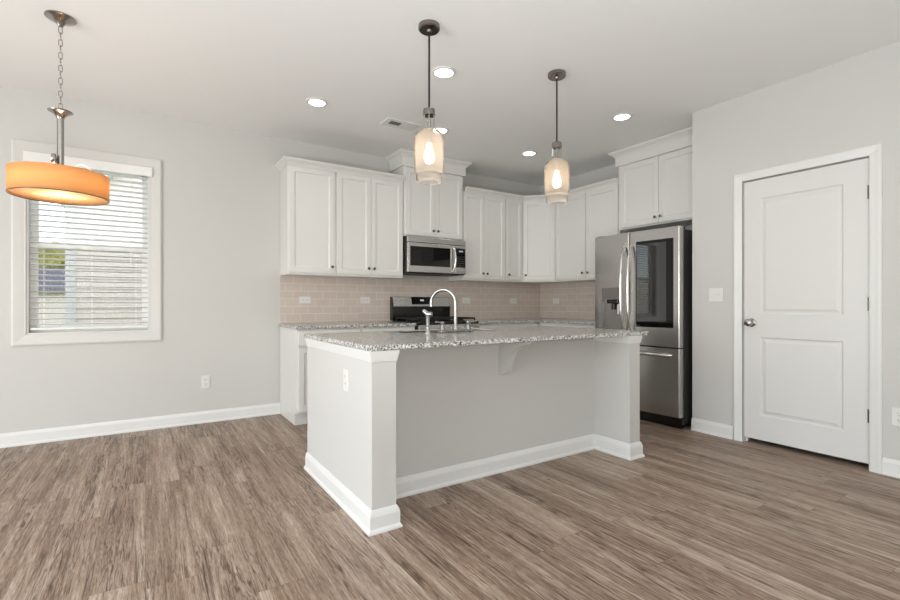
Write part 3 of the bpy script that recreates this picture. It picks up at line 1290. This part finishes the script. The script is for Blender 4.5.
DL = (0.0, .424)
DR = (.430, FW)
b = NB()
q0, q1 = .098, .335
bowed(b, *DL, .712, FH, hole=(q0, q1, .850, 1.135))
ld = link('left_door', b, FSTEEL, fr, True)
vhandle(ld, DL[1] - .040, .790, 1.655, *DL)
b = NB()
bowed(b, *DR, .712, FH)
rd = link('right_door', b, FSTEEL, fr, True)
vhandle(rd, DR[0] + .034, .790, 1.655, *DR)
# dark glass panel follows the front of the right door: a black surround with the mirrored pane inside


def bent_plate(bm, x0, x1, z0, z1, off, N=16):
    rows = []
    for z in (z0, z1):
        for o in (-off, .004):
            rows.append([bm.verts.new((x0 + (x1 - x0) * i / N, bow_y(*DR, x0 + (x1 - x0) * i / N) + o, z)) for i in range(N + 1)])
    for A, B in ((0, 2), (1, 3), (0, 1), (2, 3)):
        for i in range(N):
            bm.faces.new([rows[A][i], rows[A][i + 1], rows[B][i + 1], rows[B][i]])
    for i in (0, N):
        bm.faces.new([rows[0][i], rows[1][i], rows[3][i], rows[2][i]])


b = NB()
g0, g1 = DR[0] + .072, FW - .056
bent_plate(b, g0, g1, .880, 1.668, .0035)
gp = link('glass_panel', b, BLACKG, rd, True)
b = NB()
bent_plate(b, g0 + .008, g1 - .062, .930, 1.640, .0045)
link('mirrored_pane', b, MIRG, gp, True)
# dispenser
b = NB()
ya, yb = skin(q0, *DL), skin(q1, *DL)
V = [b.verts.new(p) for p in ((q0, ya - .003, 1.139), (q1, yb - .003, 1.139), (q1, yb - .003, 1.250), (q0, ya - .003, 1.250), (q0, ya + .004, 1.139), (q1, yb + .004, 1.139), (q1, yb + .004, 1.250), (q0, ya + .004, 1.250))]
for f in ((0, 1, 2, 3), (4, 5, 6, 7), (0, 1, 5, 4), (1, 2, 6, 5), (2, 3, 7, 6), (3, 0, 4, 7)):
    b.faces.new([V[k] for k in f])
link('dispenser_panel', b, STEELD, ld)
b = NB()
box(b, q0 + .003, q1 - .003, .040, .049, .853, 1.130)
box(b, q0 + .003, q1 - .003, -.004, .039, .851, .858)
link('dispenser_bay', b, STEELD, ld)
b = NB()
box(b, .150, .285, -.004, .039, 1.095, 1.134, .006)
box(b, .200, .236, .004, .034, 1.035, 1.094, .006)
link('dispenser_spout', b, BLACK, ld)
b = NB()
box(b, .262, .300, .010, .032, .985, 1.094, .006)
link('dispenser_lever', b, STEELH, ld)
# freezer drawer
b = NB()
bowed(b, 0, FW, .105, .700)
fz = link('freezer_drawer', b, FSTEEL, fr, True)
b = NB()
pts = []
for i in range(25):
    u = i / 24
    x = .075 + u * (FW - .15)
    pts.append((x, bow_y(0, FW, x) + .004 - .058 * (1 - (2 * u - 1) ** 8) ** .8, .640))
tube(b, pts, .014, 12)
link('handle', b, STEELH, fz, True)


# ------------------------------------------------------------------ outlets and the switch
def outlet(label, loc, rz, horiz=False, scale=1.0):
    t = thing('wall_outlet', label, 'outlet', loc, rz, 'white wall outlets')
    hw, hh = (.058, .036) if horiz else (.036, .058)
    b = NB()
    box(b, -hw, hw, -.006, 0, -hh, hh, .003)
    link('cover_plate', b, PLASTW, t)
    for k in (-1, 1):
        ox_, oz_ = (k * .020, 0) if horiz else (0, k * .020)
        b = NB()
        box(b, ox_ - .0155, ox_ + .0155, -.0078, -.0055, oz_ - .014, oz_ + .014, .001)
        r_ = link('receptacle', b, PLASTW, t)
        b = NB()
        for s_ in (-1, 1):
            if horiz:
                box(b, ox_ - .001, ox_ + .007, -.0084, -.0076, oz_ + s_ * .006 - .001, oz_ + s_ * .006 + .001)
            else:
                box(b, ox_ + s_ * .006 - .001, ox_ + s_ * .006 + .001, -.0084, -.0076, oz_ - .001, oz_ + .007)
        if horiz:
            box(b, ox_ - .009, ox_ - .005, -.0084, -.0076, oz_ - .002, oz_ + .002)
        else:
            box(b, ox_ - .002, ox_ + .002, -.0084, -.0076, oz_ - .009, oz_ - .005)
        link('slots', b, SLOT, r_)
    return t


YT = YB - .0092
outlet('white outlet low on the grey wall between the window and the cabinets', (.461, YB, .374), 0)
outlet('white outlet on the backsplash nearest its left end', (1.368, YT, 1.130), 0, True)
outlet('white outlet on the backsplash just left of the range', (2.024, YT, 1.130), 0, True)
outlet('white outlet on the backsplash just right of the faucet spout', (3.379, YT, 1.132), 0, True)
outlet('white outlet on the backsplash just left of the room corner', (4.150, YT, 1.130), 0, True)
outlet('white outlet on the right-hand backsplash near the corner', (XR - .0092, 4.520, 1.130), -pi / 2, True)
outlet('white outlet on the left end of the kitchen island', (IX0, 2.405, .682), -pi / 2)
outlet('white outlet low on the wall right of the pantry door', (XD, .928, .378), -pi / 2)
t = thing('light_switch', 'white double toggle light switch left of the pantry door', 'switch', (XD, 2.055, 1.165), -pi / 2)
b = NB()
box(b, -.058, .058, -.006, 0, -.058, .058, .003)
link('cover_plate', b, PLASTW, t)
for k in (-1, 1):
    b = NB()
    box(b, k * .023 - .005, k * .023 + .005, -.0072, -.0055, -.012, .012)
    box(b, k * .023 - .0035, k * .023 + .0035, -.016, -.006, -.009 if k < 0 else .001, -.001 if k < 0 else .009)
    link('toggle', b, PLASTW, t)


# ------------------------------------------------------------------ ceiling
def downlight(x, y, label):
    t = thing('recessed_light', label, 'ceiling light', (x, y, HC), 0, 'recessed ceiling lights')
    b = NB()
    lathe(b, [(.062, -.002), (.066, -.010), (.082, -.008), (.088, -.001), (.088, .0), (.062, .0)], 0, 0, 0, 36, close=True)
    link('trim_ring', b, PLASTW, t, True)
    b = NB()
    lathe(b, [(0, -.0085), (.040, -.0085), (.0635, -.007)], 0, 0, 0, 32)
    link('lens', b, LED, t, True)
    d_ = bpy.data.lights.new('recessed_lamp', 'SPOT')
    d_.energy, d_.color, d_.shadow_soft_size = 5, (1.0, .98, .95), .06
    d_.spot_size, d_.spot_blend = radians(150), .6
    o = bpy.data.objects.new('recessed_lamp', d_)
    COL.objects.link(o)
    o.parent = t
    o.location = (0, 0, -.03)
    return t


downlight(1.176, 3.806, 'round recessed ceiling light above the left wall cabinets, left of the vent')
downlight(1.782, 2.821, 'round recessed ceiling light just right of the rod of the nearer glass pendant')
downlight(2.345, 3.782, 'round recessed ceiling light seen beside the neck of the nearer glass pendant')
downlight(3.519, 3.827, 'round recessed ceiling light close to the kitchen corner, left of the farther pendant glass')
downlight(3.521, 2.635, 'round recessed ceiling light in front of the fridge cabinet')

t = thing('ceiling_vent', 'white rectangular ceiling air vent with a dark grille', 'vent', (1.965, 3.855, HC))
b = NB()
for x0, x1, y0, y1 in ((-.165, .165, -.085, -.040), (-.165, .165, .040, .085), (-.165, -.115, -.040, .040), (-.005, .165, -.040, .040)):
    box(b, x0, x1, y0, y1, -.008, 0, .001)
link('frame', b, PLASTW, t)
b = NB()
box(b, -.115, -.005, -.040, .040, -.002, .0)
link('duct_opening', b, GRILLE, t)
b = NB()
for k in range(6):
    y_ = -.038 + k * .0135
    box(b, -.115, -.005, y_, y_ + .003, -.007, -.001)
link('louvers', b, GRILLE, t)


# ------------------------------------------------------------------ glass pendants
def pendant(x, y, label):
    t = thing('glass_pendant', label, 'pendant lamp', (x, y, HC), 0, 'bottle-shaped glass pendants over the island')
    b = NB()
    lathe(b, [(0, 0), (.064, 0), (.064, -.022), (.058, -.028), (.016, -.028), (.012, -.040), (0, -.040)], 0, 0, 0, 36)
    link('canopy', b, PNICK, t, True)
    b = NB()
    tube(b, [(0, 0, -.036), (0, 0, -.505)], .0058, 12)
    link('rod', b, DARKROD, t, True)
    b = NB()
    lathe(b, [(0, -.490), (.020, -.490), (.034, -.498), (.036, -.520), (.036, -.535), (0, -.535)], 0, 0, 0, 28)
    cp_ = link('cap', b, PNICK, t, True)
    b = NB()
    lathe(b, [(0, -.535), (.009, -.535), (.009, -.640), (.019, -.645), (.019, -.700), (0, -.700)], 0, 0, 0, 20)
    link('socket', b, NICKEL, cp_, True)
    zb_ = -.930
    b = NB()
    lathe(b, [(.0335, -.515), (.0335, -.608), (.037, -.618)], 0, 0, 0, 40)
    ng = link('glass_neck', b, CLEARG, t, True)
    b = NB()
    lathe(b, [(.037, -.618), (.060, -.628), (.080, -.645), (.088, -.668), (.088, -.852), (.086, -.868), (.076, -.876), (.073, -.884), (.077, -.892), (.077, -.916), (.072, zb_ + .002), (.050, zb_)], 0, 0, 0, 48)
    link('glass_body', b, PGLASS, t, True)
    b = NB()
    lathe(b, [(0, -.700), (.013, -.702), (.016, -.722), (.029, -.765), (.030, -.785), (.022, -.810), (0, -.822)], 0, 0, 0, 24)
    link('bulb', b, BULB, t, True)
    l_ = bpy.data.lights.new('pendant_lamp', 'POINT')
    l_.energy, l_.color, l_.shadow_soft_size = 19, (1.0, .91, .81), .03
    o = bpy.data.objects.new('pendant_lamp', l_)
    COL.objects.link(o)
    o.parent = t
    o.location = (0, 0, -.765)
    return t


pendant(1.412, 2.400, 'nearer, left-hand bottle-shaped glass pendant hanging over the island')
pendant(2.472, 2.398, 'farther, right-hand bottle-shaped glass pendant hanging over the island')

# ------------------------------------------------------------------ drum pendant by the window
dp = thing('drum_pendant', 'orange drum-shade pendant hanging on a chain before the window', 'pendant lamp', (-.412, 3.490, HC))
b = NB()
lathe(b, [(0, 0), (.072, 0), (.074, -.006), (.066, -.012), (.044, -.020), (.022, -.036), (.012, -.052), (0, -.054)], 0, 0, 0, 36)
link('canopy', b, CHROME, dp, True)
z = -.055
k = 0
links = []
while z > -.530:
    b = NB()
    pts = []
    for i in range(20):
        a = 2 * pi * i / 20
        xx, zz_ = .0085 * cos(a), .0155 * sin(a) + (.006 if sin(a) > 0 else -.006)
        pts.append((xx, 0, z - .018 + zz_) if k % 2 == 0 else (0, xx, z - .018 + zz_))
    tube(b, pts, .0026, 8, closed=True)
    links.append(link('chain_link', b, NICKEL, dp, True))
    z -= .0368
    k += 1
zt_ = z + .006
b = NB()
lathe(b, [(0, zt_), (.012, zt_), (.052, zt_ - .010), (.060, zt_ - .016), (.058, zt_ - .020), (.036, zt_ - .030), (.020, zt_ - .050), (.017, zt_ - .060), (0, zt_ - .060)], 0, 0, 0, 32)
link('cup', b, CHROME, dp, True)
b = NB()
lathe(b, [(0, zt_ - .058), (.0165, zt_ - .058), (.0165, -.985), (0, -.985)], 0, 0, 0, 20)
link('stem', b, NICKEL, dp, True)
DT, DB, RD = -.902, -1.037, .228
b = NB()
lathe(b, [(RD, DT), (RD, DB)], 0, 0, 0, 72)
sh_ = link('drum_shade', b, SHADE, dp, True)
shell(sh_, .0025)
for zz_ in (DT, DB):
    b = NB()
    tube(b, [(RD * cos(2 * pi * i / 72), RD * sin(2 * pi * i / 72), zz_) for i in range(72)], .0026, 8, closed=True)
    link('shade_rim', b, KNOBM if zz_ == DB else SHADE, sh_, True)
b = NB()
lathe(b, [(0, DB + .012), (RD - .010, DB + .012), (RD - .010, DB + .015), (0, DB + .015)], 0, 0, 0, 64)
link('diffuser', b, DIFF, dp, True)
b = NB()
for a in (.35, .35 + 2 * pi / 3, .35 + 4 * pi / 3):
    tube(b, [(.012 * cos(a), .012 * sin(a), -.950), (RD * .5 * cos(a), RD * .5 * sin(a), -.905), (RD * cos(a), RD * sin(a), DT - .004)], .0025, 8)
link('spider', b, NICKEL, dp, True)
# bowed carrying strap seen above the shade and the swivel disc beside the stem
b = NB()
pts = []
for i in range(17):
    u = i / 16
    pts.append((.036 + .130 * u, -.015 - .03 * u, -.912 + .076 * sin(pi * u)))
tube(b, pts, .0045, 8)
link('strap', b, PLASTW, dp, True)
b = NB()
lathe(b, [(0, -.010), (.026, -.010), (.030, -.004), (.030, .006), (.024, .010), (0, .010)], -.026, -.030, -.826, 24, 'x')
link('swivel', b, NICKEL, dp, True)
for a in (0.6, 0.6 + 2 * pi / 3, 0.6 + 4 * pi / 3):
    b = NB()
    x_, y_ = .095 * cos(a), .095 * sin(a)
    lathe(b, [(0, -.945), (.013, -.948), (.015, -.965), (.027, -.985), (.029, -1.000), (.020, -1.014), (0, -1.020)], x_, y_, 0, 20)
    link('bulb', b, BULB, dp, True)
l_ = bpy.data.lights.new('drum_lamp', 'POINT')
l_.energy, l_.color, l_.shadow_soft_size = 6.0, (1.0, .86, .68), .08
o = bpy.data.objects.new('drum_lamp', l_)
COL.objects.link(o)
o.parent = dp
o.location = (0, 0, -.965)

# ------------------------------------------------------------------ outdoors, seen between the slats
GZ = -.35
b = NB()
box(b, -60, 40, YB + .2, 90, GZ - .2, GZ)
tag(link('lawn', b, GRASS), kind='structure')
nh = thing('neighbor_house', 'pale lap-sided house next door seen through the right of the blind', 'house', (-1.12, 10.0, GZ))
b = NB()      # gable end clad with lapped boards
z = 0.0
eave = 2.86 - GZ
while z < eave + 3.0:
    x0 = .10 if z < eave else .10 + (z - eave) / .66
    x1 = 8.9 if z < eave else 9.0 - (z - eave) / .66
    if x1 - x0 < .3:
        break
    v = [b.verts.new(p) for p in ((x0, -.02, z), (x1, -.02, z), (x1, 0, z + .17), (x0, 0, z + .17))]
    b.faces.new(v)
    v2 = [b.verts.new(p) for p in ((x0, 0, z), (x1, 0, z), (x1, -.02, z), (x0, -.02, z))]
    b.faces.new(v2)
    z += .17
box(b, .1, 8.9, .0, 7.0, 0, eave)
link('siding', b, SIDING, nh)
b = NB()
box(b, 0, .14, -.03, .02, 0, eave)
link('corner_board', b, TRIM, nh)
b = NB()
prof = [(-.10, eave - .07), (4.5, eave + 2.97), (9.10, eave - .07), (9.10, eave + .11), (4.5, eave + 3.15), (-.10, eave + .11)]
A = [b.verts.new((x, -.30, z)) for x, z in prof]
B = [b.verts.new((x, 7.3, z)) for x, z in prof]
b.faces.new(A)
b.faces.new(B[::-1])
for i in range(6):
    j = (i + 1) % 6
    b.faces.new([A[i], B[i], B[j], A[j]])
link('roof', b, TRIM, nh)
dh = thing('far_house', 'distant house with a grey roof seen through the left of the blind', 'house', (-12.5, 32, GZ))
b = NB()
box(b, 0, 9.0, 0, 7, 0, 2.1)
link('walls', b, SIDING, dh)
b = NB()
P_ = [(-.4, 2.05), (3.5, 3.4), (7.4, 2.05), (7.4, 2.15), (3.5, 3.55), (-.4, 2.15)]
A = [b.verts.new((-.3, y, z)) for y, z in P_]
B = [b.verts.new((9.3, y, z)) for y, z in P_]
b.faces.new(A)
b.faces.new(B[::-1])
for i in range(6):
    j = (i + 1) % 6
    b.faces.new([A[i], B[i], B[j], A[j]])
link('roof', b, ROOF, dh)
b = NB()
for x in (1.2, 3.6, 6.4):
    box(b, x, x + 1.1, -.03, .02, .7, 1.8)
link('windows', b, BLACKG, dh)
random.seed(4)


def blob(bm, c, r, seed):
    rr = random.Random(seed)
    m_ = Matrix.Translation(c)
    res = bmesh.ops.create_icosphere(bm, subdivisions=3, radius=r, matrix=m_)
    for v in res['verts']:
        dv = (v.co - Vector(c))
        v.co = Vector(c) + dv * (1 + rr.uniform(-.16, .16))


for i, (x, y, h, lab) in enumerate(((-6.6, 44, 6.4, 'yellow-green tree rising behind the distant house roof'), (-5.6, 58, 7.0, 'darker small tree behind the right end of the distant house'))):
    tr = thing('tree', lab, 'tree', (x, y, GZ))
    b = NB()
    tube(b, [(0, 0, 0), (.1, 0, h * .35), (0, .1, h * .6)], .2, 10, [.25, .2, .1])
    link('trunk', b, BARK, tr, True)
    b = NB()
    for k in range(9):
        blob(b, (random.uniform(-1.8, 1.8), random.uniform(-1.2, 1.2), h * random.uniform(.45, .85)), random.uniform(.9, 1.5), i * 20 + k)
    link('crown', b, LEAF if i == 0 else LEAFD, tr)
for i, (x, y, r, lab) in enumerate(((-5.0, 21.0, .55, 'round green shrub low beyond the window at left'), (-3.6, 17.5, .5, 'green shrub nearest the corner of the house next door'))):
    tr = thing('shrub', lab, 'shrub', (x, y, GZ))
    b = NB()
    for k in range(4):
        blob(b, (random.uniform(-.4, .4), random.uniform(-.4, .4), r * random.uniform(.7, 1.1)), r, 70 + i * 10 + k)
    link('foliage', b, LEAF, tr)
